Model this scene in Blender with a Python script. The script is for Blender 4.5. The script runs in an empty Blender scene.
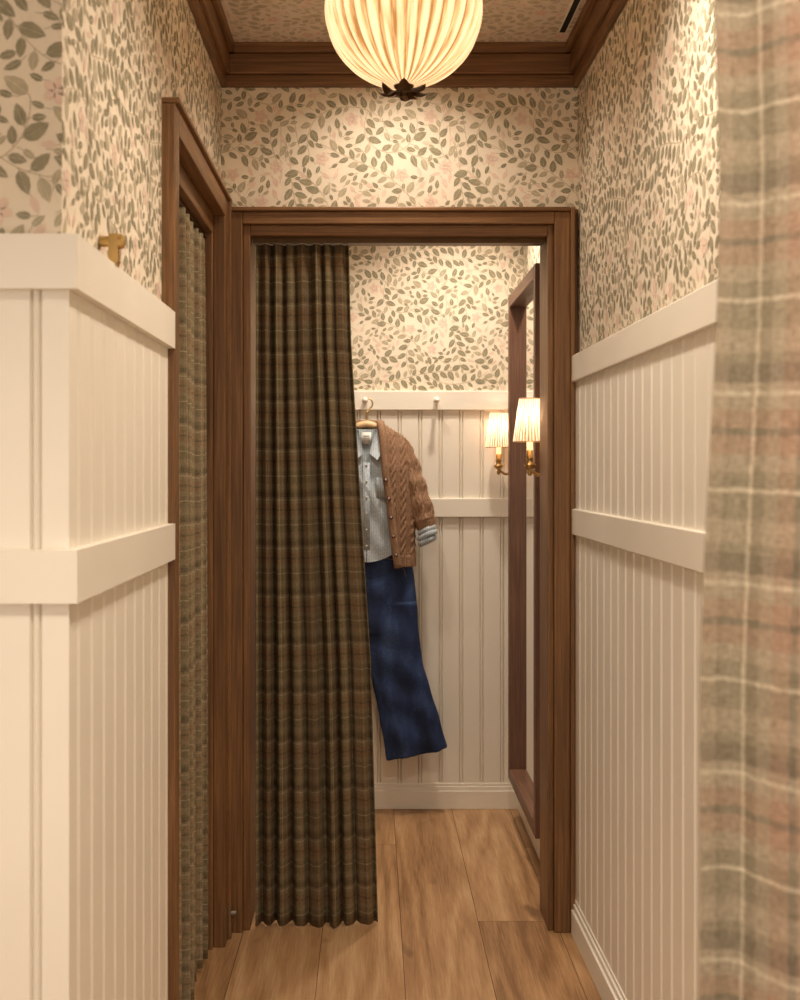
import bpy, math, random
from mathutils import Vector
random.seed(7)
sc = bpy.context.scene
try:
    sc.view_settings.view_transform = 'Standard'
    sc.view_settings.look = 'None'
except Exception: pass

# ------------------------------------------------------------------ materials
def new_mat(name):
    m = bpy.data.materials.new(name); m.use_nodes = True
    nt = m.node_tree; nt.nodes.clear()
    out = nt.nodes.new('ShaderNodeOutputMaterial')
    b = nt.nodes.new('ShaderNodeBsdfPrincipled')
    nt.links.new(b.outputs[0], out.inputs[0])
    return m, nt, b, out
def srgb(r, g, b):
    f = lambda c: ((c/255+0.055)/1.055)**2.4 if c/255 > 0.04045 else c/255/12.92
    return (f(r), f(g), f(b), 1)
def N(nt, typ, **kw):
    n = nt.nodes.new(typ)
    for k, v in kw.items(): setattr(n, k, v)
    return n
def math_n(nt, op, a, b=None):
    n = N(nt, 'ShaderNodeMath', operation=op)
    for i, x in enumerate((a, b)):
        if x is None: continue
        if isinstance(x, (int, float)): n.inputs[i].default_value = x
        else: nt.links.new(x, n.inputs[i])
    return n.outputs[0]
def ramp(nt, fac, stops, interp='LINEAR'):
    r = N(nt, 'ShaderNodeValToRGB'); cr = r.color_ramp; cr.interpolation = interp
    while len(cr.elements) < len(stops): cr.elements.new(0.5)
    for e, (p, c) in zip(cr.elements, stops): e.position = p; e.color = c
    nt.links.new(fac, r.inputs[0]); return r.outputs[0]
def mixc(nt, fac, a, b, blend='MIX'):
    n = N(nt, 'ShaderNodeMix', data_type='RGBA', blend_type=blend)
    if isinstance(fac, (int, float)): n.inputs[0].default_value = fac
    else: nt.links.new(fac, n.inputs[0])
    for i, x in ((6, a), (7, b)):
        if isinstance(x, tuple): n.inputs[i].default_value = x
        else: nt.links.new(x, n.inputs[i])
    return n.outputs[2]
def bump(nt, bsdf, h, strength, dist=0.002):
    n = N(nt, 'ShaderNodeBump'); n.inputs['Strength'].default_value = strength
    n.inputs['Distance'].default_value = dist
    nt.links.new(h, n.inputs['Height']); nt.links.new(n.outputs[0], bsdf.inputs['Normal'])
def noise(nt, vec, scale, detail=3, rough=.5):
    n = N(nt, 'ShaderNodeTexNoise'); n.inputs['Scale'].default_value = scale
    n.inputs['Detail'].default_value = detail; n.inputs['Roughness'].default_value = rough
    if vec is not None: nt.links.new(vec, n.inputs['Vector'])
    return n.outputs['Fac']
def coords(nt, kind='Object', scale=(1, 1, 1)):
    t = N(nt, 'ShaderNodeTexCoord'); m = N(nt, 'ShaderNodeMapping')
    m.inputs['Scale'].default_value = scale
    nt.links.new(t.outputs[kind], m.inputs[0]); return m.outputs[0]

def mat_plain(name, col, rough=.6, metal=0, nscale=20, var=.06, bmp=0):
    m, nt, b, o = new_mat(name)
    v = coords(nt)
    n = noise(nt, v, nscale, 1)
    c2 = tuple(max(0, c*(1-var)) for c in col[:3]) + (1,)
    c3 = tuple(min(1, c*(1+var)) for c in col[:3]) + (1,)
    nt.links.new(ramp(nt, n, [(.3, c2), (.7, c3)]), b.inputs['Base Color'])
    b.inputs['Roughness'].default_value = rough; b.inputs['Metallic'].default_value = metal
    if bmp: bump(nt, b, n, bmp)
    return m
def mat_wood(name, axis, dark, mid, light, rough=.45, kind='Object', s=1.0):
    m, nt, b, o = new_mat(name)
    hi, lo = 34*s, 1.6*s
    sc_ = [hi, hi, hi]; sc_[axis] = lo
    v = coords(nt, kind, tuple(sc_))
    n1 = noise(nt, v, 1.0, 6, .62)
    sc2 = [190*s]*3; sc2[axis] = 5*s
    n2 = noise(nt, coords(nt, kind, tuple(sc2)), 1.0, 3, .6)
    sc3 = [5*s]*3; sc3[axis] = .8*s
    n3 = noise(nt, coords(nt, kind, tuple(sc3)), 1.0, 2, .5)
    f = math_n(nt, 'ADD', math_n(nt, 'MULTIPLY', n1, .34), math_n(nt, 'MULTIPLY', n2, .42))
    f = math_n(nt, 'ADD', f, math_n(nt, 'MULTIPLY', n3, .24))
    nt.links.new(ramp(nt, f, [(.36, dark), (.5, mid), (.64, light)]), b.inputs['Base Color'])
    b.inputs['Roughness'].default_value = rough
    bump(nt, b, n2, .25, .001)
    return m
WD = (srgb(84,57,32), srgb(120,83,48), srgb(150,109,68))
wood_z = mat_wood('oak_trim_vertical', 2, *WD)
wood_x = mat_wood('oak_trim_across', 0, *WD)
wood_y = mat_wood('oak_trim_along', 1, *WD)
WR = (srgb(78,52,38), srgb(108,74,56), srgb(132,94,72))
mir_z = mat_wood('walnut_vertical', 2, *WR); mir_y = mat_wood('walnut_along', 1, *WR)
white = mat_plain('cream_paint', srgb(238,230,216), .42, var=.015, nscale=6)
plaster = mat_plain('plaster', srgb(228,220,205), .8, var=.02)
paper_bg = mat_plain('wallpaper_ground', srgb(230,215,193), .75, var=.02, nscale=8)
leaf_d = mat_plain('wallpaper_leaf_sage', srgb(150,141,114), .75, var=.14, nscale=60)
leaf_l = mat_plain('wallpaper_leaf_pale', srgb(182,169,142), .75, var=.1, nscale=60)
leaf_p = mat_plain('wallpaper_blossom', srgb(226,198,178), .75, var=.04, nscale=60)
vine_m = mat_plain('wallpaper_vine', srgb(186,169,140), .75, var=.05)
ceil_bg = mat_plain('ceiling_paper_ground', srgb(232,216,198), .75, var=.02)
brass = mat_plain('brass', srgb(196,164,108), .3, 1, var=.08)
bronze = mat_plain('bronze', srgb(96,72,48), .4, .9, var=.1)
black = mat_plain('black_grille', srgb(20,18,16), .6)
steel = mat_plain('steel', srgb(150,140,125), .35, 1)
PAPER = [paper_bg, leaf_d, leaf_l, leaf_p, vine_m]
CEIL = [ceil_bg, mat_plain('c_leaf', srgb(198,182,158), .75), mat_plain('c_leaf2', srgb(212,196,172), .75),
        mat_plain('c_bloss', srgb(230,198,180), .75), mat_plain('c_vine', srgb(210,192,168), .75)]

m, nt, b, o = new_mat('oak_floor')
n1 = noise(nt, coords(nt, 'UV', (12, .9, 1)), 1, 7, .72)
n2 = noise(nt, coords(nt, 'UV', (200, 7, 1)), 1, 3, .6)
n3 = noise(nt, coords(nt, 'UV', (1.4, .3, 1)), 1, 2, .5)
n1b = math_n(nt, 'FRACT', math_n(nt, 'MULTIPLY', noise(nt, coords(nt, 'UV', (4.2, .42, 1)), 1, 2, .4), 9))
n1b = math_n(nt, 'ABSOLUTE', math_n(nt, 'SUBTRACT', n1b, .5))
f = math_n(nt, 'ADD', math_n(nt, 'MULTIPLY', n1, .34), math_n(nt, 'MULTIPLY', n2, .22))
f = math_n(nt, 'ADD', f, math_n(nt, 'MULTIPLY', n3, .34))
f = math_n(nt, 'ADD', f, math_n(nt, 'MULTIPLY', n1b, .18))
c = ramp(nt, f, [(.39, srgb(128,92,58)), (.50, srgb(172,131,90)), (.61, srgb(200,162,120))])
kn = noise(nt, coords(nt, 'UV', (9, 3.6, 1)), 1, 2)
c = mixc(nt, ramp(nt, kn, [(.66, (0, 0, 0, 1)), (.74, (.7, .7, .7, 1))]), c, srgb(106,72,44))
nt.links.new(c, b.inputs['Base Color'])
b.inputs['Roughness'].default_value = .42; bump(nt, b, n2, .15, .001)
floor_m = m
gap_m = mat_plain('floor_gap', srgb(92,62,38), .8)

def mat_plaid(name, k=1.0, sat=1.0, per=.15, tint=(1, 1, 1), cont=1.0, tanc=(180,154,130)):
    m, nt, b, o = new_mat(name)
    def C(r, g, bb):
        r, g, bb = [165+(c-165)*cont for c in (r, g, bb)]
        a = (r+g+bb)/3
        r, g, bb = [a+(c-a)*sat for c in (r, g, bb)]
        return srgb(*[max(0, min(255, c*k*t_)) for c, t_ in zip((r, g, bb), tint)])
    base = C(188,174,152); tan = C(*tanc); dk = C(132,122,106); cream = C(230,218,194); olive = C(160,150,128)
    t = N(nt, 'ShaderNodeTexCoord'); s = N(nt, 'ShaderNodeSeparateXYZ'); nt.links.new(t.outputs['UV'], s.inputs[0])
    nz = noise(nt, t.outputs['UV'], 60, 2)
    wob = math_n(nt, 'MULTIPLY', math_n(nt, 'SUBTRACT', nz, .5), .005)
    st = [(0, base), (.08, olive), (.22, cream), (.245, olive), (.33, base), (.42, tan), (.52, dk), (.56, tan), (.66, base),
          (.73, cream), (.755, base), (.80, dk), (.90, olive), (.95, base)]
    uu = math_n(nt, 'FRACT', math_n(nt, 'DIVIDE', math_n(nt, 'ADD', s.outputs[0], wob), per))
    vv = math_n(nt, 'FRACT', math_n(nt, 'DIVIDE', math_n(nt, 'ADD', s.outputs[1], wob), per))
    cu = ramp(nt, uu, st, 'CONSTANT'); cv = ramp(nt, vv, st, 'CONSTANT')
    tw = math_n(nt, 'SINE', math_n(nt, 'MULTIPLY', math_n(nt, 'ADD', s.outputs[0], s.outputs[1]), 1500))
    fac = math_n(nt, 'ADD', math_n(nt, 'MULTIPLY', tw, .22), .5)
    c = mixc(nt, fac, cu, cv)
    n4 = noise(nt, coords(nt, 'UV', (420, 90, 1)), 1, 2); n5 = noise(nt, coords(nt, 'UV', (90, 420, 1)), 1, 2)
    nn = math_n(nt, 'ADD', math_n(nt, 'MULTIPLY', n4, .5), math_n(nt, 'MULTIPLY', n5, .5))
    g = ramp(nt, nn, [(.35, (.60, .58, .56, 1)), (.65, (1.0, 1.0, 1.0, 1))])
    c = mixc(nt, 1.0, c, g, 'MULTIPLY')
    nt.links.new(c, b.inputs['Base Color']); b.inputs['Roughness'].default_value = .95
    b.inputs['Specular IOR Level'].default_value = .1
    bump(nt, b, nn, .5, .002)
    return m
plaid_main = mat_plaid('plaid_wool_shaded', .74, 1.0, .15, (1, .965, .88), 1.15)  # same cloth as the near curtain, with its shade put into the colour
plaid_left = mat_plaid('plaid_wool_grey', .92, .9, .13, (1, .965, .88))
plaid_near = mat_plaid('plaid_wool_light', .97, .9, .19, (1.0, .985, .97), 1.1, (184,154,132))

def mat_shade(name, col, strength, pleat=None, tr_w=.5):
    m, nt, b, o = new_mat(name)
    nt.nodes.remove(b)
    tr = N(nt, 'ShaderNodeBsdfTranslucent'); tr.inputs[0].default_value = col
    df = N(nt, 'ShaderNodeBsdfDiffuse'); df.inputs[0].default_value = col
    em = N(nt, 'ShaderNodeEmission'); em.inputs[0].default_value = col; em.inputs[1].default_value = strength
    v = coords(nt, 'UV', (1, 1, 1))
    if pleat:
        s = N(nt, 'ShaderNodeSeparateXYZ'); nt.links.new(v, s.inputs[0])
        w = math_n(nt, 'COSINE', math_n(nt, 'MULTIPLY', s.outputs[0], 2*math.pi*pleat))
        nz = noise(nt, coords(nt, 'UV', (120, 3, 1)), 1, 3)
        w = math_n(nt, 'ADD', math_n(nt, 'MULTIPLY', w, .20), nz)
        c = ramp(nt, w, [(.28, (col[0]*.42, col[1]*.27, col[2]*.15, 1)), (.46, (col[0]*.80, col[1]*.68, col[2]*.52, 1)), (.66, col)])  # shading in the pleat gathers is painted into the shade colour
        for n in (tr, df, em): nt.links.new(c, n.inputs[0])
    mx = N(nt, 'ShaderNodeMixShader'); mx.inputs[0].default_value = 1-tr_w
    nt.links.new(tr.outputs[0], mx.inputs[1]); nt.links.new(df.outputs[0], mx.inputs[2])
    ad = N(nt, 'ShaderNodeAddShader'); nt.links.new(mx.outputs[0], ad.inputs[0]); nt.links.new(em.outputs[0], ad.inputs[1])
    nt.links.new(ad.outputs[0], o.inputs[0]); return m

# ------------------------------------------------------------------ mesh builder
class MB:
    def __init__(s): s.v = []; s.f = []; s.m = []; s.uv = []
    def add(s, pts, faces, mi=0, uvs=None):
        o = len(s.v); s.v += [tuple(p) for p in pts]
        s.uv += uvs if uvs else [(0, 0)]*len(pts)
        for f in faces: s.f.append([i+o for i in f]); s.m.append(mi)
    def box(s, x0, x1, y0, y1, z0, z1, mi=0):
        p = [(x, y, z) for z in (z0, z1) for y in (y0, y1) for x in (x0, x1)]
        s.add(p, [(0,2,3,1),(4,5,7,6),(0,1,5,4),(2,6,7,3),(0,4,6,2),(1,3,7,5)], mi)
    def poly(s, pts, mi=0): s.add(pts, [tuple(range(len(pts)))], mi)
    def grid(s, fn, nu, nv, mi=0, closed=False, uvfn=None):
        pts = []; uv = []
        cu = nu if closed else nu+1
        for j in range(nv+1):
            for i in range(cu):
                pts.append(fn(i/nu, j/nv)); uv.append(uvfn(i/nu, j/nv) if uvfn else (i/nu, j/nv))
        fs = []
        for j in range(nv):
            for i in range(nu):
                a = j*cu+i; b_ = j*cu+(i+1) % cu
                fs.append((a, b_, b_+cu, a+cu))
        s.add(pts, fs, mi, uv)
    def lathe(s, prof, c, seg=24, mi=0, axis='Z'):
        def fn(u, v):
            k = v*(len(prof)-1); i = min(int(round(k)), len(prof)-1)
            r, h = prof[i]; a = 2*math.pi*u
            x, y = r*math.cos(a), r*math.sin(a)
            if axis == 'Z': return (c[0]+x, c[1]+y, c[2]+h)
            if axis == 'X': return (c[0]+h, c[1]+x, c[2]+y)
            return (c[0]+x, c[1]+h, c[2]+y)
        s.grid(fn, seg, len(prof)-1, mi, True)
    def tube(s, path, rad, seg=12, mi=0, caps=True, squash=None, disp=None):
        path = [Vector(p) for p in path]; n = len(path)
        if not isinstance(rad, (list, tuple)): rad = [rad]*n
        up = Vector((0, 1, 0)); rings = []
        for i, p in enumerate(path):
            d = (path[min(i+1, n-1)]-path[max(i-1, 0)]).normalized()
            a = d.cross(up)
            if a.length < .05: a = d.cross(Vector((1, 0, 0)))
            a.normalize(); b_ = d.cross(a).normalized()
            r = []
            for k in range(seg):
                t = 2*math.pi*k/seg; q = rad[i]+(disp(t, i/(n-1)) if disp else 0)
                r.append(p+a*math.cos(t)*q+b_*math.sin(t)*q*(squash or 1))
            rings.append(r)
        pts = [q for r in rings for q in r]; fs = []
        for i in range(n-1):
            for k in range(seg):
                k2 = (k+1) % seg; fs.append((i*seg+k, i*seg+k2, (i+1)*seg+k2, (i+1)*seg+k))
        if caps: fs.append(tuple(range(seg))[::-1]); fs.append(tuple((n-1)*seg+k for k in range(seg)))
        s.add(pts, fs, mi)
    def build(s, name, mats, smooth=False, bevel=0, parent=None, solid=0, recalc=False):
        me = bpy.data.meshes.new(name); me.from_pydata(s.v, [], s.f)
        for x in mats: me.materials.append(x)
        me.polygons.foreach_set('material_index', s.m)
        uvl = me.uv_layers.new(name='UVMap')
        for l in me.loops: uvl.data[l.index].uv = s.uv[l.vertex_index]
        if smooth: me.polygons.foreach_set('use_smooth', [True]*len(me.polygons))
        me.update()
        ob = bpy.data.objects.new(name, me); sc.collection.objects.link(ob)
        if recalc:
            import bmesh
            bm = bmesh.new(); bm.from_mesh(me); bmesh.ops.recalc_face_normals(bm, faces=bm.faces); bm.to_mesh(me); bm.free()
        if solid:
            md = ob.modifiers.new('solid', 'SOLIDIFY'); md.thickness = solid; md.offset = 0
        if bevel:
            md = ob.modifiers.new('bevel', 'BEVEL'); md.width = bevel; md.segments = 2; md.limit_method = 'ANGLE'
        if parent: ob.parent = parent
        return ob
def empty(name):
    e = bpy.data.objects.new(name, None); sc.collection.objects.link(e); e.empty_display_size = .05; return e
def skew_right(mb):   # the right-hand wall runs slightly out of square
    mb.v = [((x+max(0, 3.6-y)*.013) if x > .45 else x, y, z) for x, y, z in mb.v]

# ------------------------------------------------------------------ wallpaper pattern (one repeat)
T = .56
items = []; occ = []
def tor(a, b):
    dx = abs(a[0]-b[0]) % T; dy = abs(a[1]-b[1]) % T
    return math.hypot(min(dx, T-dx), min(dy, T-dy))
def leaf_ok(base, ang, L, W, k=.50):
    cs = [((base[0]+math.cos(ang)*L*t), (base[1]+math.sin(ang)*L*t), W*r) for t, r in ((.28, k), (.55, k), (.85, k*.6))]
    for c in cs:
        for q in occ:
            if tor(c, q) < c[2]+q[2]: return None
    return cs
def leaf(base, ang, L, W, mi):
    ca, sa = math.cos(ang), math.sin(ang); bend = random.uniform(-.12, .12)
    for sg in (1, -1):
        pts = []
        ns = 7
        for i in range(ns+1):
            t = i/ns; w = W*.5*math.sin(math.pi*t**.8)**.85 if 0 < t < 1 else 0
            if 0 < i < ns: w += (.0006 if i % 2 else -.0003)
            w = max(w, 0)
            pts.append((t*L, sg*(w+.0004)+bend*L*t*t))
        for i in (5, 3, 1):
            t = i/ns; pts.append((t*L, sg*.0004+bend*L*t*t))
        items.append(([(base[0]+x*ca-y*sa, base[1]+x*sa+y*ca) for x, y in pts], mi))
def strip(p, q, w, mi):
    d = math.hypot(q[0]-p[0], q[1]-p[1]) or 1e-6; nx, ny = -(q[1]-p[1])/d*w, (q[0]-p[0])/d*w
    items.append(([(p[0]+nx, p[1]+ny), (p[0]-nx, p[1]-ny), (q[0]-nx, q[1]-ny), (q[0]+nx, q[1]+ny)], mi))
random.seed(11)
for i in range(6):   # blossoms
    c = None
    for _ in range(80):
        c = (random.uniform(0, T), random.uniform(0, T))
        if all(tor(c, q) > .11 for q in occ): break
    occ.append((c[0], c[1], .024))
    for k in range(5):
        a = k*2*math.pi/5+i
        cx, cy = c[0]+.013*math.cos(a), c[1]+.013*math.sin(a)
        items.append(([(cx+.0105*math.cos(a)*math.cos(t)-.008*math.sin(a)*math.sin(t),
                        cy+.0105*math.sin(a)*math.cos(t)+.008*math.cos(a)*math.sin(t)) for t in [j*math.pi/5 for j in range(10)]], 3))
for vi in range(13):
    p = (random.uniform(0, T), random.uniform(0, T)); a = random.uniform(0, 6.28); k = random.uniform(-7, 7); side = 1
    nxt = .01; dist = 0
    for stp in range(58):
        q = (p[0]+math.cos(a)*.006, p[1]+math.sin(a)*.006)
        strip(p, q, .0008, 4); p = q; a += k*.006; k += random.uniform(-1.6, 1.6); k = max(-14, min(14, k)); dist += .006
        if dist > nxt:
            side = -side; L = random.uniform(.030, .048); W = L*random.uniform(.44, .56)
            an = a+side*random.uniform(.6, 1.1)
            b0 = (p[0]+math.cos(an)*.005, p[1]+math.sin(an)*.005)
            cs = leaf_ok(b0, an, L, W)
            if cs:
                occ += cs; strip(p, b0, .0007, 4); leaf(b0, an, L, W, 1 if random.random() < .7 else 2); nxt = dist+.016
            else: nxt = dist+.006
for _ in range(4000):
    b0 = (random.uniform(0, T), random.uniform(0, T)); an = random.uniform(0, 6.28)
    L = random.uniform(.020, .042); W = L*random.uniform(.40, .50)
    cs = leaf_ok(b0, an, L, W, .60)
    if cs:
        occ += cs; leaf(b0, an, L, W, random.choice((1, 1, 2, 2, 3)))
        strip((b0[0]-math.cos(an+.2)*.012, b0[1]-math.sin(an+.2)*.012), b0, .0007, 4)
SCL = .92; T *= SCL
items = [([(x*SCL, y*SCL) for x, y in p], mi) for p, mi in items]
ibb = [(min(x for x, y in p), max(x for x, y in p), min(y for x, y in p), max(y for x, y in p)) for p, mi in items]
def clip(poly, u0, u1, v0, v1):
    for ax, val, sg in ((0, u0, 1), (0, u1, -1), (1, v0, 1), (1, v1, -1)):
        out = []
        for i in range(len(poly)):
            a, b_ = poly[i-1], poly[i]
            ia = (a[ax]-val)*sg >= 0; ib = (b_[ax]-val)*sg >= 0
            if ia != ib:
                t = (val-a[ax])/(b_[ax]-a[ax]); out.append((a[0]+(b_[0]-a[0])*t, a[1]+(b_[1]-a[1])*t))
            if ib: out.append(b_)
        poly = out
        if len(poly) < 3: return None
    return poly
def paper(mb, P, u0, u1, v0, v1, m0=1):
    for ti in range(math.floor(u0/T)-1, math.floor(u1/T)+2):
        for tj in range(math.floor(v0/T)-1, math.floor(v1/T)+2):
            ou, ov = ti*T, tj*T
            for (pl, mi), bb in zip(items, ibb):
                a, b_, c, d = bb[0]+ou, bb[1]+ou, bb[2]+ov, bb[3]+ov
                if b_ <= u0 or a >= u1 or d <= v0 or c >= v1: continue
                q = [(x+ou, y+ov) for x, y in pl]
                if a < u0 or b_ > u1 or c < v0 or d > v1:
                    q = clip(q, u0, u1, v0, v1)
                    if not q: continue
                off = {1: .0009, 2: .0007, 3: .0008, 4: .0005}[mi]
                mb.poly([P(x, y, off) for x, y in q], m0+mi-1)

def bead(mb, P, s0, s1, z0, z1, mi, per=.085, ph=0.0):
    prof = [(0, .014), (.0028, .006), (.0055, .013), (.009, .0155), (.0125, .013), (.0152, .006), (.018, .014)]
    pts = []; k = math.floor((s0-ph)/per)-1
    while k*per+ph < s1+per:
        for a, d in prof:
            s = k*per+ph+a
            if s0 < s < s1: pts.append((s, d))
        k += 1
    pts = [(s0, .014)]+pts+[(s1, .014)]
    for (a, da), (b_, db) in zip(pts, pts[1:]):
        mb.poly([P(a, z0, da), P(b_, z0, db), P(b_, z1, db), P(a, z1, da)], mi)
    mb.poly([P(s0, z1, 0), P(s1, z1, 0), P(s1, z1, .014), P(s0, z1, .014)], mi)

XL, XR, YB, YF, H = -.46, .628, 3.6, 4.9, 2.69
ZR = 1.745; YS = 1.752; XW = -1.7; CZ = 2.565
WM = PAPER+[white, plaster]   # 0 bg 1-4 pattern 5 white 6 plaster

mb = MB(); mb.box(XR, XR+.1, -.8, YB, 0, H, 0); mb.box(XR, XR+.1, YB, YF+.1, 0, H, 0)
PR = lambda u, v, d: (XR-d, u, v)
paper(mb, PR, -.8, YB, ZR-.02, CZ+.02); paper(mb, PR, 3.74, YF, ZR-.02, H)
bead(mb, PR, -.8, YB, 0, ZR-.01, 5); bead(mb, PR, 3.74, YF, 0, ZR-.01, 5)
skew_right(mb); mb.build('wall_right', WM)
mb = MB(); mb.box(XW, XL, YS, YS+.1, 0, H, 0)
PS = lambda u, v, d: (u, YS-d, v)
paper(mb, PS, XW, XL, ZR-.02, H); bead(mb, PS, XW, XL+.014, 0, ZR-.01, 5, ph=-.504)
mb.build('wall_front_left', WM)
mb = MB(); DY0, DY1, DZ = 2.62, 3.47, 2.15
mb.box(XL-.12, XL, YS+.1, DY0, 0, H, 0); mb.box(XL-.12, XL, DY0, DY1, DZ, H, 0); mb.box(XL-.12, XL, DY1, YB, 0, H, 0)
PL = lambda u, v, d: (XL+d, u, v)
paper(mb, PL, YS, DY0-.04, ZR-.02, CZ+.02); paper(mb, PL, DY0-.04, YB, 2.20, CZ+.02)
bead(mb, PL, YS-.014, DY0-.04, 0, ZR-.01, 5)
mb.build('wall_left', WM)
mb = MB(); OX0, OX1, OZ = -.385, .555, 2.13
mb.box(XW, OX0, YB, 3.74, 0, H, 0); mb.box(OX1, XR, YB, 3.74, 0, H, 0); mb.box(OX0, OX1, YB, 3.74, OZ, H, 0)
PB = lambda u, v, d: (u+.13, YB-d, v)
paper(mb, PB, XL-.13, XR-.13, 2.17, CZ+.02)
mb.build('wall_partition', WM)
mb = MB(); mb.box(-.95, XR+.1, YF, YF+.1, 0, H, 0)
PF = lambda u, v, d: (u+.2, YF-d, v+.2)
paper(mb, PF, -1.15, XR-.2, ZR-.24, H-.2)
PF0 = lambda u, v, d: (u, YF-d, v)
bead(mb, PF0, -.95, XR, 0, ZR-.03, 5, ph=.02)
mb.build('wall_back', WM)
mb = MB(); mb.box(-1.05, -.95, 3.74, YF, 0, H, 0)
PFL = lambda u, v, d: (-.95+d, u, v)
paper(mb, PFL, 3.74, YF, ZR-.02, H); bead(mb, PFL, 3.74, YF, 0, ZR-.01, 5)
mb.build('wall_fitting_left', WM)
mb = MB(); mb.box(XW-.1, XW, -.8, YF+.1, 0, H, 6); mb.build('wall_far_left', WM)

# floor planks
mb = MB(); mb.box(XW, XR+.12, -.8, YF+.1, -.05, -.002, 1)
x = XW-.13; rr = random.Random(4); PW = .24
while x < XR+.12:
    y = -.8-rr.uniform(0, 1.2)
    while y < YF+.1:
        L = rr.uniform(1.5, 2.3); o = rr.uniform(0, 50)
        xa, xb, ya, yb = max(x, XW), min(x+PW-.0018, XR+.12), max(y, -.8), min(y+L-.0018, YF+.1)
        if xb > xa and yb > ya:
            mb.add([(xa, ya, 0), (xb, ya, 0), (xb, yb, 0), (xa, yb, 0)], [(0, 1, 2, 3)], 0,
                   [(xa+o, ya+o), (xb+o, ya+o), (xb+o, yb+o), (xa+o, yb+o)])
        y += L
    x += PW
mb.build('floor', [floor_m, gap_m])
mb = MB(); mb.box(XW-.1, XR+.14, -.8, YF+.1, H, H+.08, 0)
PC = lambda u, v, d: (u, v, H-d)
paper(mb, PC, XL, XR, 1.0, YB, 1)
mb.build('ceiling', CEIL)

# ------------------------------------------------------------------ rails, baseboards, crown
def rails(name, boxes, mats=[white], bev=.003, skew=False):
    mb = MB()
    for bx in boxes: mb.box(*bx)
    if skew: skew_right(mb)
    return mb.build(name, mats, bevel=bev)
def zpair(x0, x1, y0, y1, d=0): return [(x0, x1, y0, y1, 1.665-d, ZR-d), (x0, x1, y0, y1, 1.205, 1.283)]
rails('trim_1', zpair(XR-.026, XR, -.8, YB-.03), skew=True)
rails('trim_2', zpair(XL, XL+.03, YS, DY0-.04)+zpair(XW, XL+.03, YS-.03, YS), bev=.0)
rails('trim_3', zpair(-.95, XR-.0, YF-.03, YF, .018))
rails('trim_4', [(XR-.03, XR, 3.745, 3.91, 1.665, ZR), (XR-.03, XR, 4.735, YF-.03, 1.647, ZR-.018), (XR-.03, XR, 3.745, 3.91, 1.205, 1.283), (XR-.03, XR, 4.735, YF-.03, 1.205, 1.283)])
def base(name, segs, skew=False):
    mb = MB()
    for ax, w, sg, a, b_ in segs:
        for d, z0, z1 in ((.028, 0, .075), (.022, .075, .092), (.017, .092, .105)):
            lo, hi = sorted((w, w+sg*d))
            if ax == 'x': mb.box(lo, hi, a, b_, z0, z1)
            else: mb.box(a, b_, lo, hi, z0, z1)
    if skew: skew_right(mb)
    mb.build(name, [white], bevel=.002)
base('baseboard_right', [('x', XR, -1, -.8, YB-.03), ('x', XR, -1, 3.745, YF-.03)], True)
base('baseboard_back', [('y', YF, -1, -.95, XR)])
base('baseboard_left', [('x', XL, 1, YS-.03, DY0-.04), ('y', YS, -1, XW, XL)])
mb = MB()
for d, z0, z1 in ((.018, CZ, CZ+.035), (.03, CZ+.035, CZ+.095), (.045, CZ+.095, H)):
    mb.box(XL, XR, YB-d, YB, z0, z1, 0)
    mb.box(XL, XL+d, 1.0, YB, z0, z1, 1); mb.box(XR-d, XR, -.8, YB, z0, z1, 1)
skew_right(mb)
mb.build('trim_5', [wood_x, wood_y], bevel=.003)
mb = MB(); mb.box(.548, .566, .6, 3.47, H-.004, H-.001, 0); mb.box(.545, .548, .6, 3.47, H-.006, H, 1); mb.box(.566, .569, .6, 3.47, H-.006, H, 1)
skew_right(mb); mb.build('air_vent', [black, plaster])

# ------------------------------------------------------------------ door frames
ZT, ZC = 2.182, 2.145
mb = MB(); y0 = YB-.03
mb.box(-.455, -.44, y0-.012, YB, 0, ZT+.012, 0); mb.box(-.44, -.392, y0, YB, 0, ZT, 0)
mb.box(.60, .613, y0-.012, YB, 0, ZT+.012, 0); mb.box(.552, .60, y0, YB, 0, ZT, 0)
mb.box(.613, XR-.001, YB-.012, YB, 0, ZT+.012, 0)
mb.box(-.44, .60, y0-.012, YB, ZT, ZT+.012, 1); mb.box(-.392, .552, y0, YB, ZC, ZT, 1)
mb.box(-.392, -.37, YB-.012, 3.76, 0, ZC, 0); mb.box(.534, .552, YB-.012, 3.76, 0, ZC, 0)
mb.box(-.37, .534, YB-.012, 3.76, 2.113, ZC, 1)
mb.box(-.41, -.392, 3.74, 3.76, 0, ZT, 0); mb.box(.552, .60, 3.74, 3.76, 0, ZT, 0); mb.box(-.392, .552, 3.74, 3.76, ZC, ZT, 1)
mb.build('door_frame', [wood_z, wood_x], bevel=.003)
mb = MB(); ZL = 2.203
mb.box(XL-.005, -.430, 2.58, 2.635, 0, ZL, 0); mb.box(XL-.005, -.430, 3.46, 3.52, 0, ZL, 0)
mb.box(XL-.005, -.4295, 2.635, 3.46, ZC, ZL, 1); mb.box(XL-.005, -.420, 2.578, YB-.042, ZL, ZL+.012, 1)
mb.box(XL-.005, -.420, 3.52, 3.535, 0, ZL, 0)
mb.box(XL-.13, XL-.005, 2.62, 2.65, 0, 2.15, 0); mb.box(XL-.13, XL-.005, 3.445, 3.475, 0, 2.15, 0)
mb.box(XL-.13, XL-.005, 2.65, 3.445, 2.09, 2.15, 1)
mb.box(XL, -.437, 3.535, YB-.045, 0, ZL, 0)
mb.build('door_frame', [wood_z, wood_y], bevel=.003)
mb = MB(); mb.box(-.432, -.424, YB-.034, YB-.0305, 1.665, 1.74, 0)
mb.box(-.432, -.424, YB-.034, YB-.0305, 1.195, 1.23, 0); mb.build('strike_plate', [steel])
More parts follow.
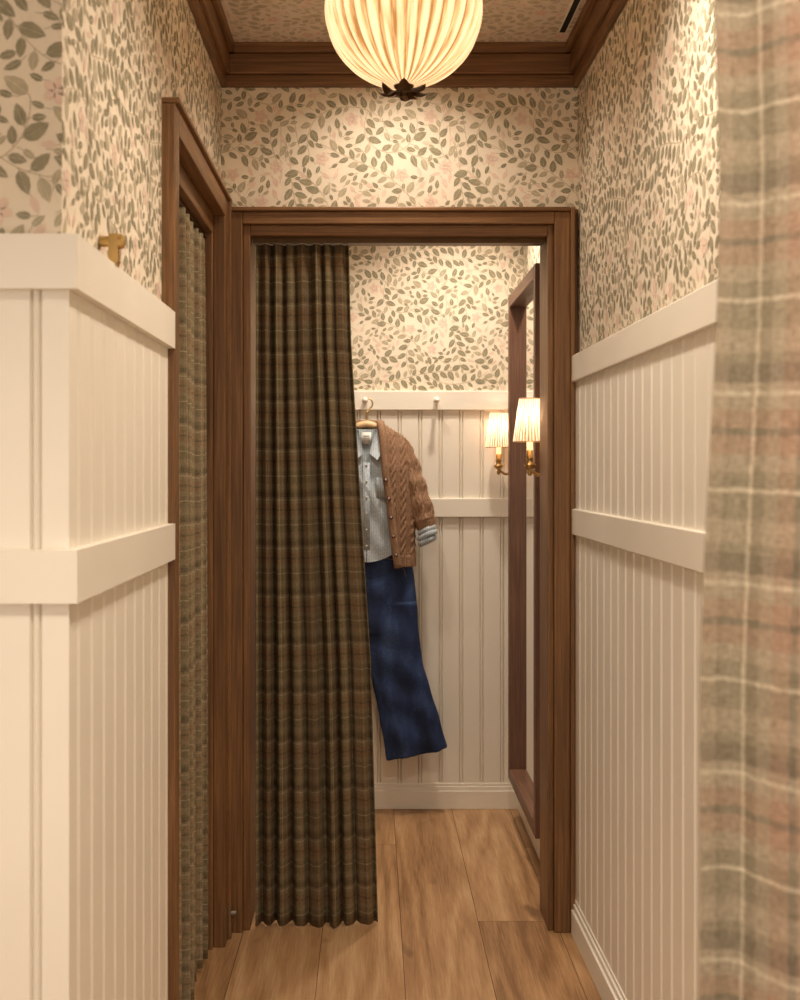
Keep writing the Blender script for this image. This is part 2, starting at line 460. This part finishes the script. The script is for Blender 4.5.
mb = MB(); mb.tube([(-.425, 3.53, .075), (-.405, 3.53, .075)], .010, 12); mb.box(-.430, -.425, 3.515, 3.555, .0, .10)
mb.build('door_stop', [steel], bevel=.001)

# ------------------------------------------------------------------ curtains
def curtain(name, P, folds, amp, z0, z1, mat, seed=1, nu=360, nv=60, ripple=.25):
    r = random.Random(seed); ph = [r.uniform(0, 6.28) for _ in range(6)]
    def off(u, v):
        p = 2*math.pi*folds*u+.5*math.sin(2*math.pi*u*1.7+ph[0])+.35*math.sin(2*math.pi*u*3.1+ph[1])
        p += (1-v)*(.5*math.sin(2*math.pi*u*2+ph[2])+.3*math.sin(3*v+ph[3]))
        a = amp*(.55+.45*(1-v)**.6)*(1+ripple*math.sin(2*math.pi*u*2.3+ph[4]))
        s = math.sin(p); s = math.copysign(abs(s)**.85, s)
        return a*s + .15*a*math.sin(2.3*p+ph[5]), .28*amp*math.cos(p)*(1-.3*v)
    arc = [0]
    for i in range(nu):
        a = Vector(P(i/nu, .5, *off(i/nu, .5))); b_ = Vector(P((i+1)/nu, .5, *off((i+1)/nu, .5))); arc.append(arc[-1]+(b_-a).length)
    mb = MB()
    mb.grid(lambda u, v: P(u, v, *off(u, v)), nu, nv, 0, False, lambda u, v: (arc[int(round(u*nu))], z0+(z1-z0)*v+.004*math.sin(arc[int(round(u*nu))]*9)))
    ob = mb.build(name, [mat], smooth=True)
    ob.modifiers.new('solid', 'SOLIDIFY').thickness = .003
    return ob
def lerp_tab(tab, x):
    for (a, va), (b_, vb) in zip(tab, tab[1:]):
        if x <= b_: 
            t = (x-a)/(b_-a); t = max(0, min(1, t)); return va+(vb-va)*t
    return tab[-1][1]
def Pm(u, v, dy, dx):
    z = .006+(2.094-.006)*v
    xr = lerp_tab([(0, .020), (.8, -.002), (1.3, -.034), (1.8, -.064), (2.2, -.074)], z)
    xl = -.358
    return (xl+(xr-xl)*u+dx*.6, 3.640+dy*(.9 if v > .1 else .8)-.015*(1-v), z+.004*math.sin(u*9)*(1-v))
curtain('door_curtain', Pm, 7.5, .026, 0, 2.1, plaid_main, seed=5)
mb = MB(); mb.box(-.365, .53, 3.625, 3.655, 2.097, 2.1125, 0); 
mb.build('curtain_track', [bronze])
def Pl(u, v, dy, dx):
    z = .015+(2.070-.015)*v
    return (XL-.034+dy, 2.67+(3.41-2.67)*u+dx, z)
curtain('door_curtain', Pl, 9, .024, 0, 2.1, plaid_left, seed=9)
mb = MB(); mb.box(XL-.05, XL-.025, 2.66, 3.44, 2.074, 2.089, 0); mb.build('curtain_track', [bronze])
def Pn(u, v, dy, dx):
    z = .015+(2.40-.015)*v
    xl = lerp_tab([(0, .296), (.75, .314), (1.1, .322), (1.4, .330), (1.7, .340), (2.4, .334)], z)+.003*math.sin(z*9)
    return (xl+(.60-xl)*u+dx, 1.16+dy, z)
curtain('foreground_curtain', Pn, 2.6, .034, 0, 2.4, plaid_near, seed=3, nu=260, nv=80)
mb = MB(); mb.tube([(XW, 1.16, 2.435), (XR+.02, 1.16, 2.435)], .012, 14)
for i in range(8): mb.lathe([(.02, -.003), (.024, 0), (.02, .003), (.016, 0), (.02, -.003)], (.35+i*.033, 1.16, 2.425), 16, 0, 'X')
mb.build('curtain_rod', [brass], smooth=True)

# ------------------------------------------------------------------ mirror
mb = MB()
X0, X1, ya, yb, za, zb = .544, XR, 3.935, 4.72, .17, 2.09; w = .045
mb.box(X0, X1, ya, ya+w, za, zb, 0); mb.box(X0, X1, yb-w, yb, za, zb, 0)
mb.box(X0, X1, ya+w, yb-w, za, za+w, 1); mb.box(X0, X1, ya+w, yb-w, zb-w, zb, 1)
mb.box(X0+.034, X1, ya+w, yb-w, za+w, zb-w, 2)
m, nt, b, o = new_mat('mirror_glass'); b.inputs['Base Color'].default_value = (.9, .9, .88, 1); b.inputs['Metallic'].default_value = 1; b.inputs['Roughness'].default_value = .02
mb.build('wall_mirror', [mir_z, mir_y, m], bevel=.002)

# ------------------------------------------------------------------ sconces
sh_small = mat_shade('pleated_sconce_fabric', srgb(255,238,218), .40, 30)
def point(name, loc, e, r, col, parent=None):
    l = bpy.data.lights.new(name, 'POINT'); l.energy = e; l.shadow_soft_size = r; l.color = col
    ob = bpy.data.objects.new(name, l); ob.location = loc; sc.collection.objects.link(ob)
    if parent: ob.parent = parent
    return ob
WARM = (1, .84, .64)
def sconce(y):
    root = empty('wall_sconce'); x = .516
    mb = MB()
    wallx = XR-.016
    mb.lathe([(0, -.020), (.012, -.020), (.022, -.014), (.034, -.008), (.036, 0), (0, 0)], (wallx, y, 1.40), 24, 0, 'X')
    mb.tube([(wallx-.01, y, 1.40), (wallx-.04, y, 1.385), (wallx-.07, y, 1.383), (x+.008, y, 1.395), (x, y, 1.415)], .0055, 10)
    mb.lathe([(0, -.025), (.006, -.022), (.009, -.012), (.005, -.004), (.014, .0), (.020, .008), (.021, .014), (.012, .017), (.011, .03), (.015, .033), (.011, .037), (.010, .06), (0, .062)], (x, y, 1.405), 20)
    mb.build('arm', [brass], smooth=True, parent=root)
    mb = MB(); mb.lathe([(.0095, 0), (.0095, .05), (.012, .06), (.013, .07), (.009, .085), (.002, .095)], (x, y, 1.465), 14)
    mb.build('bulb', [mat_shade('bulb_glass', srgb(255,215,160), 1.2)], smooth=True, parent=root)
    mb = MB(); n = 30
    def fn(u, v):
        a = 2*math.pi*u; r = (.053+(.034-.053)*v)*(1+.045*math.cos(n*a)); return (x+r*math.cos(a), y+r*math.sin(a), 1.493+.140*v)
    mb.grid(fn, n*6, 4, 0, True)
    mb.build('pleated_shade', [sh_small], smooth=True, parent=root)
    mb = MB(); 
    for r, z in ((.0535, 1.493), (.0345, 1.633)):
        mb.tube([(x+r*math.cos(t), y+r*math.sin(t), z) for t in [k*2*math.pi/32 for k in range(33)]], .0018, 6)
    mb.build('shade_trim', [mat_plain('shade_binding', srgb(214,184,140), .8)], smooth=True, parent=root)
    point('bulb_light', (x, y, 1.58), .45, .012, WARM, root)
sconce(3.86); sconce(4.81)

# ------------------------------------------------------------------ pendant
root = empty('pendant_light'); px, py, pz, R = .078, 2.9, 2.535, .188
mb = MB(); n = 34
def fn(u, v):
    a = 2*math.pi*u; t = -math.pi/2+.10+v*(math.pi/2-.10+.42)
    rr_ = R*math.cos(t); k = .034*min(1, rr_/.06)
    rr_ *= 1+k*math.cos(n*a+.5*math.sin(5*a))+.008*math.sin(7*a)
    return (px+rr_*math.cos(a), py+rr_*math.sin(a), pz+R*1.03*math.sin(t))
mb.grid(fn, n*8, 26, 0, True, lambda u, v: (u+.5*math.sin(10*math.pi*u)/(2*math.pi*n), v))
mb.build('pleated_bowl', [mat_shade('silk_pleats', srgb(255,236,202), .48, n, .4)], smooth=True, parent=root)
mb = MB()
rt = R*math.cos(.42)
mb.tube([(px+rt*math.cos(t), py+rt*math.sin(t), pz+R*1.03*math.sin(.42)) for t in [k*2*math.pi/48 for k in range(49)]], .005, 8)
mb.tube([(px, py, 2.60), (px, py, H-.012)], .008, 12); mb.lathe([(0, -.022), (.03, -.02), (.055, -.008), (.058, 0), (0, 0)], (px, py, H), 28)
for k in range(3):
    a = k*2*math.pi/3; mb.tube([(px, py, 2.618), (px+rt*math.cos(a), py+rt*math.sin(a), 2.614)], .003, 8)
zf = pz-R*1.03
mb.lathe([(0, -.035), (.008, -.033), (.011, -.024), (.006, -.016), (.014, -.010), (.022, -.004), (.026, .004), (.0, .008)], (px, py, zf), 20)
for k in range(7):
    a = k*2*math.pi/7+.2; ca, sa = math.cos(a), math.sin(a)
    def fp(u, v, ca=ca, sa=sa, k=k):
        w = .018*math.sin(math.pi*min(1, u*.93+.07))**.7; s = (v-.5)*2*w; r = .008+.060*u
        z = zf-.006-.012*math.sin(u*3.1)+.004*u-.2*abs(s)+.004*math.sin(k*2+u*5)
        return (px+r*ca-s*sa, py+r*sa+s*ca, z)
    mb.grid(fp, 10, 4, 0)
mb.build('bronze_fittings', [bronze], smooth=True, parent=root)
point('bulb_light', (px, py, 2.56), 1.5, .05, (1, .88, .70), root)

# downlights
def down(x, y, e, size=2.2, aim=None, soft=.05):
    root = empty('recessed_downlight')
    mb = MB(); mb.lathe([(.045, -.001), (.045, -.006), (.034, -.004), (.030, -.001)], (x, y, H), 28)
    mb.build('trim_ring', [plaster], smooth=True, parent=root)
    l = bpy.data.lights.new('spot', 'SPOT'); l.energy = e; l.spot_size = size; l.spot_blend = .8; l.shadow_soft_size = soft; l.color = (1, .875, .725)
    ob = bpy.data.objects.new('lamp', l); ob.location = (x, y, H-.012); sc.collection.objects.link(ob); ob.parent = root
    if aim: ob.rotation_euler = (Vector(aim)-Vector(ob.location)).to_track_quat('-Z', 'Y').to_euler()
down(.35, 4.45, 74, 2.2)
down(-.1, 4.2, 40, 2.2)
down(.25, 2.15, 80, 2.5)
down(.08, 3.3, 26, 2.5)
down(.1, .5, 130, 2.15)
down(-.9, .7, 55, 2.0)

# ------------------------------------------------------------------ brass hook on rail
mb = MB(); cy_ = 1.99; cx_ = XL+.024
mb.box(cx_-.012, cx_+.008, cy_-.014, cy_+.014, ZR, ZR+.004)
mb.box(cx_-.006, cx_+.010, cy_-.011, cy_+.011, ZR+.004, ZR+.052)
mb.tube([(cx_-.022, cy_, ZR+.040), (cx_+.012, cy_, ZR+.040)], .0095, 16)
mb.lathe([(0, 0), (.006, 0), (.0125, .003), (.0125, .010), (.006, .014), (0, .014)], (cx_+.006, cy_, ZR+.040), 18, 0, 'X')
mb.build('brass_coat_hook', [brass], smooth=False)

# ------------------------------------------------------------------ pegs
for xx in (365, 436, 290, 222):
    x_ = (xx-372)/243; mb = MB()
    mb.lathe([(0, 0), (.009, 0), (.008, -.02), (.007, -.04), (.010, -.05), (.013, -.056), (.012, -.063), (0, -.066)], (x_, YF-.03, 1.685), 18, 0, 'Y')
    mb.build('coat_peg', [white], smooth=True)

# ------------------------------------------------------------------ outfit
CX, CY = -.022, 4.80
hw_m = mat_wood('hanger_wood', 0, srgb(196,156,108), srgb(222,186,140), srgb(235,204,160))
root = empty('clothes_hanger')
mb = MB()
mb.tube([(CX+dx, CY-.014*(1-abs(dx)/.15), 1.586-.070*(abs(dx)/.15)**1.4) for dx in [(-.145+.29*i/24) for i in range(25)]], [.007+.008*math.cos((i-12)/12*1.5) for i in range(25)], 12, 0)
mb.build('shoulder_bar', [hw_m], smooth=True, parent=root)
mb = MB()
hk = [(CX, CY, 1.59), (CX, CY, 1.635), (CX+.008, CY+.01, 1.643)]+[(CX+.003+.022*math.cos(a), CY+.03, 1.671+.022*math.sin(a)) for a in [-1.1+j*.36 for j in range(12)]]
mb.tube(hk, .0028, 8); mb.build('hook', [brass], smooth=True, parent=root)

def garment(mb, rings, nseg, nlev, mi=0, disp=None, cy=CY):
    zt, zb_ = rings[0][0], rings[-1][0]
    def at(z):
        for a, b_ in zip(rings, rings[1:]):
            if z >= b_[0]-1e-9:
                t = (a[0]-z)/(a[0]-b_[0]); t = t*t*(3-2*t)*.4+t*.6
                return [a[i]+(b_[i]-a[i])*t for i in range(1, 5)]
        return rings[-1][1:]
    def fn(u, v):
        z = zt+(zb_-zt)*v; hw, hd, xo, cx = at(z)
        a = math.asin(min(.98, xo/hw)); th = -math.pi/2+a+u*(2*math.pi-2*a)
        c, s_ = math.cos(th), math.sin(th)
        x = hw*math.copysign(abs(c)**.85, c); y = hd*math.copysign(abs(s_)**.8, s_)
        d = disp(x, z, u) if disp else 0
        nx, ny = c/hw, s_/hd; l = math.hypot(nx, ny)
        return (cx+x+d*nx/l, cy+y+d*ny/l, z)
    mb.grid(fn, nseg, nlev, mi, False)
    return at
# --- shirt
m, nt, b, o = new_mat('chambray_stripe')
vx = coords(nt); sp = N(nt, 'ShaderNodeSeparateXYZ'); nt.links.new(vx, sp.inputs[0])
w_ = math_n(nt, 'SINE', math_n(nt, 'MULTIPLY', sp.outputs[0], 2*math.pi/.009))
n_ = noise(nt, vx, 220, 2)
f = math_n(nt, 'ADD', math_n(nt, 'MULTIPLY', w_, .12), n_)
nt.links.new(ramp(nt, f, [(.3, srgb(146,157,168)), (.75, srgb(194,200,202))]), b.inputs['Base Color']); b.inputs['Roughness'].default_value = .9
bump(nt, b, n_, .2)
shirt_m = m
def wr(x, z, u): return (.005*math.sin(x*46+z*11+1.8*math.sin(z*14))+.003*math.sin(z*44+x*38+2*math.sin(x*20)))*min(1, max(0, (1.52-z)*6))
mb = MB()
garment(mb, [(1.566, .050, .030, .034, CX), (1.545, .085, .034, .032, CX), (1.515, .15, .040, .026, CX), (1.46, .185, .048, .012, CX), (1.42, .185, .052, .0005, CX),
             (1.36, .18, .054, .0005, CX), (1.15, .175, .058, .0005, CX), (1.03, .18, .062, .0005, CX)], 200, 90, 0, wr)
mb.v = [(x, y, z+max(0, 1.13-z)*(.9*((x-CX)/.18)**2)) for x, y, z in mb.v]
yf = CY-.056
for sg in (1, -1):
    pts = [(CX+sg*.034, yf+.040, 1.588), (CX+sg*.060, yf+.024, 1.566), (CX+sg*.068, yf-.004, 1.484), (CX+sg*.044, yf-.012, 1.440), (CX+sg*.012, yf-.004, 1.466), (CX+sg*.030, yf+.008, 1.54)]
    pb = [(a, b2+.006, c) for a, b2, c in pts]
    n6 = len(pts); mb.add(pts+pb, [tuple(range(n6)), tuple(range(n6, 2*n6))[::-1]]+[(i, (i+1) % n6, (i+1) % n6+n6, i+n6) for i in range(n6)], 0)
mb.grid(lambda u, v: (CX+(-.042+.084*u), CY-.036+.010*math.sin(math.pi*u)-.012*(1-v), 1.42+.145*v), 12, 6, 0)
mb.box(CX-.014, CX+.014, yf-.0055, yf+.006, 1.06, 1.43, 0)
mb.box(CX-.019, CX+.019, CY-.042, CY-.039, 1.506, 1.552, 1)
for i in range(3): mb.box(CX-.012, CX+.012, CY-.0432, CY-.042, 1.516+i*.010, 1.518+i*.010, 3)
for i in range(6): mb.lathe([(0, -.003), (.004, -.003), (.004, 0), (0, 0)], (CX, yf-.005, 1.42-i*.065), 12, 2, 'Y')
mb.box(CX+.04, CX+.098, yf-.004, yf+.01, 1.29, 1.37, 0)
for sg in (1, -1):
    c0 = Vector((CX+sg*.240, CY-.02, 1.165))
    for k, (r, dz) in enumerate(((.036, 0), (.041, -.020), (.037, -.044))):
        mb.tube([c0+Vector((sg*.003*j, -.001*j, dz-.006*j)) for j in range(4)], [r, r+.004, r+.003, r-.002], 20, 0, caps=(k == 2), squash=.85,
                disp=lambda t, q: .0025*math.sin(5*t+k))
mb.build('striped_shirt', [shirt_m, mat_plain('label', srgb(240,236,228), .8), mat_plain('shirt_button', srgb(205,198,182), .4), mat_plain('label_ink', srgb(110,110,110), .8)], smooth=True)
# --- cardigan
m, nt, b, o = new_mat('camel_knit')
vx = coords(nt); n_ = noise(nt, vx, 260, 3); n2 = noise(nt, vx, 12, 2)
f = math_n(nt, 'ADD', math_n(nt, 'MULTIPLY', n_, .7), math_n(nt, 'MULTIPLY', n2, .3))
nt.links.new(ramp(nt, f, [(.35, srgb(126,96,74)), (.65, srgb(170,136,110))]), b.inputs['Base Color']); b.inputs['Roughness'].default_value = .95
b.inputs['Specular IOR Level'].default_value = .1
bump(nt, b, n_, .7, .003)
knit_m = m
def cable(s, z):
    q = s/.042; c = (q-math.floor(q))*2-1
    if abs(c) > .66: return -.002+.0022*(1 if abs(abs(c)-.83) < .08 else 0)
    ph = z*2*math.pi/.075
    a = .30*math.sin(ph)
    d1 = max(0, 1-((c-a)/.30)**2)*(1+.35*math.cos(ph)); d2 = max(0, 1-((c+a)/.30)**2)*(1-.35*math.cos(ph))
    return .0052*max(d1, d2)-.002
def cd(x, z, u):
    if z < 1.055: return .0018*math.sin(x*900)
    return cable(x, z)+.003*math.sin(x*25+z*13)
mb = MB()
cr = [(1.594, .062, .038, .055, CX), (1.572, .092, .046, .054, CX), (1.540, .145, .054, .055, CX), (1.49, .178, .062, .058, CX), (1.40, .192, .070, .064, CX),
      (1.28, .192, .072, .082, CX), (1.12, .192, .074, .100, CX), (1.01, .198, .074, .116, CX)]
at = garment(mb, cr, 420, 150, 0, cd)
for sg in (1, -1):
    path = []
    for k in range(40):
        z = 1.596-(1.596-1.008)*k/39; hw, hd, xo, cx = at(z)
        a = math.asin(min(.98, xo/hw)); yy = CY-hd*math.cos(a)**.8
        path.append((cx+sg*hw*math.sin(a)**.85, yy-.002, z))
    mb.tube(path, .0125, 14, 0, squash=.5, disp=lambda t, q: .0012*math.cos(6*t))
mb.tube([(CX+.06*math.cos(t), CY+.036*math.sin(t), 1.592) for t in [math.pi*k/20-.1 for k in range(23)]], .010, 10, 0)
for i in range(5):
    z = 1.36-i*.075; hw, hd, xo, cx = at(z); mb.lathe([(0, -.005), (.005, -.005), (.007, -.002), (.006, 0), (0, 0)], (cx+xo*1.05+.004, CY-hd-.008, z), 14, 1, 'Y')
for sg in (1, -1):
    key = [(.128, 1.516, .028), (.152, 1.47, .038), (.174, 1.40, .043), (.197, 1.32, .045), (.219, 1.25, .045), (.238, 1.19, .042), (.244, 1.165, .038)]
    path = []; rad = []; M = 120
    for k in range(M):
        z = 1.516-(1.516-1.165)*k/(M-1)
        for a, b_ in zip(key, key[1:]):
            if z >= b_[1]-1e-6:
                t = max(0, (a[1]-z)/(a[1]-b_[1])); x_ = a[0]+(b_[0]-a[0])*t; r_ = a[2]+(b_[2]-a[2])*t; break
        path.append((CX+sg*x_, CY-.018*(1.5-z)/.35, z)); rad.append(r_)
    mb.tube(path, rad, 160, 0, squash=.82, caps=False,
            disp=lambda t, q, sg=sg: (cable(t*.040, q*.36)+.004*math.sin(q*26+2*math.sin(t)) if q < .9 else -.003+.0015*math.cos(40*t)))
mb.build('knit_cardigan', [knit_m, mat_plain('horn_button', srgb(90,58,38), .35)], smooth=True, solid=.004)
# --- jeans
m, nt, b, o = new_mat('indigo_denim')
n_ = noise(nt, coords(nt, 'Object', (600, 600, 250)), 1, 2); n2 = noise(nt, coords(nt, 'Object', (11, 9, 3.5)), 1, 3)
f = math_n(nt, 'ADD', math_n(nt, 'MULTIPLY', n_, .4), math_n(nt, 'MULTIPLY', n2, .6))
nt.links.new(ramp(nt, f, [(.38, srgb(16,29,58)), (.52, srgb(28,47,88)), (.66, srgb(66,90,136))]), b.inputs['Base Color']); b.inputs['Roughness'].default_value = .85
bump(nt, b, n_, .3, .001); denim = m
JX = -.04; JY = 4.805
def ringtube(mb, rings, seg=64, ex=.8, wob=.004, ph=0, tilt=0):
    pts = []; fs = []
    sub = []
    for a, b_ in zip(rings, rings[1:]):
        for k in range(8):
            t = k/8; sub.append([a[i]+(b_[i]-a[i])*t for i in range(5)])
    sub.append(list(rings[-1]))
    for z, x0, x1, hd, yc in sub:
        for k in range(seg):
            t = 2*math.pi*k/seg; c, s_ = math.cos(t), math.sin(t)
            w = wob*math.sin(4*t+z*9+ph)*(1 if z < 1.0 else .3)+wob*math.sin(z*42+3*c+ph)+(.016*math.sin(7*t+ph+z*3)*max(0, (.75-z))*1.4)
            dz = tilt*c*max(0, (.6-z))/.35
            pts.append(((x0+x1)/2+((x1-x0)/2+w*.3)*math.copysign(abs(c)**ex, c), yc+(hd+w)*math.copysign(abs(s_)**ex, s_), z+dz))
    n = len(sub)
    for i in range(n-1):
        for k in range(seg): fs.append((i*seg+k, i*seg+(k+1) % seg, (i+1)*seg+(k+1) % seg, (i+1)*seg+k))
    fs.append(tuple(range(seg))[::-1]); fs.append(tuple((n-1)*seg+k for k in range(seg)))
    mb.add(pts, fs)
mb = MB()
ringtube(mb, [(1.10, JX-.185, JX+.185, .036, JY), (1.04, JX-.205, JX+.198, .043, JY), (.95, JX-.225, JX+.214, .048, JY), (.82, JX-.235, JX+.224, .046, JY), (.735, JX-.237, JX+.229, .040, JY)])
for sg in (1, -1):
    rg = [(.86, .03, .222, .043), (.74, .000, .230, .042), (.68, .012, .236, .041), (.6, .030, .250, .040), (.5, .050, .278, .040), (.38, .074, .312, .042), (.245, .096, .344, .044)]
    ringtube(mb, [(z, *(sorted((JX+sg*a, JX+sg*b_))), h, JY) for z, a, b_, h in rg], ph=sg, tilt=sg*.026)
ob = mb.build('blue_jeans', [denim], smooth=True, recalc=True)
md = ob.modifiers.new('remesh', 'REMESH'); md.mode = 'VOXEL'; md.voxel_size = .005; md.use_smooth_shade = True
md = ob.modifiers.new('smooth', 'SMOOTH'); md.iterations = 3
mb = MB(); fy = JY-.05
mb.grid(lambda u, v: (JX+.192*math.copysign(abs(math.cos(2*math.pi*u))**.8, math.cos(2*math.pi*u)), JY+.042*math.copysign(abs(math.sin(2*math.pi*u))**.8, math.sin(2*math.pi*u)), 1.062+.042*v), 60, 2, 0, True)
mb.lathe([(0, -.005), (.007, -.005), (.008, 0), (0, 0)], (JX, JY-.043, 1.083), 14, 2, 'Y')
mb.tube([(JX+.004, JY-.043-.010*min(1, k/5), 1.06-k*.022) for k in range(11)], .0016, 6, 1)
for sg in (1, -1):
    mb.tube([(JX+sg*(.09+.085*math.sin(t)), JY-.050, 1.045-.075*(1-math.cos(t))) for t in [k*math.pi/2/12 for k in range(13)]], .0020, 6, 1)
    for dx in (.06, .15): mb.box(JX+sg*dx-.006, JX+sg*dx+.006, JY-.047, JY-.04, 1.055, 1.11, 0)
o2 = mb.build('jeans_details', [denim, mat_plain('topstitch', srgb(92,78,70), .8), brass], smooth=True); o2.parent = ob

# ------------------------------------------------------------------ world, camera
w = bpy.data.worlds.new('World'); sc.world = w; w.use_nodes = True
w.node_tree.nodes['Background'].inputs[0].default_value = (1, .91, .79, 1)
w.node_tree.nodes['Background'].inputs[1].default_value = 1.2
cam = bpy.data.cameras.new('Camera'); co = bpy.data.objects.new('Camera', cam); sc.collection.objects.link(co)
co.location = (0, 0, 1.4); co.rotation_euler = (math.pi/2, 0, 0)
cam.sensor_fit = 'AUTO'; cam.sensor_width = 36; cam.lens = 42.5; cam.shift_x = .028; cam.shift_y = -.03; cam.clip_start = .05
cam.dof.use_dof = True; cam.dof.focus_distance = 3.9; cam.dof.aperture_fstop = 6
sc.camera = co
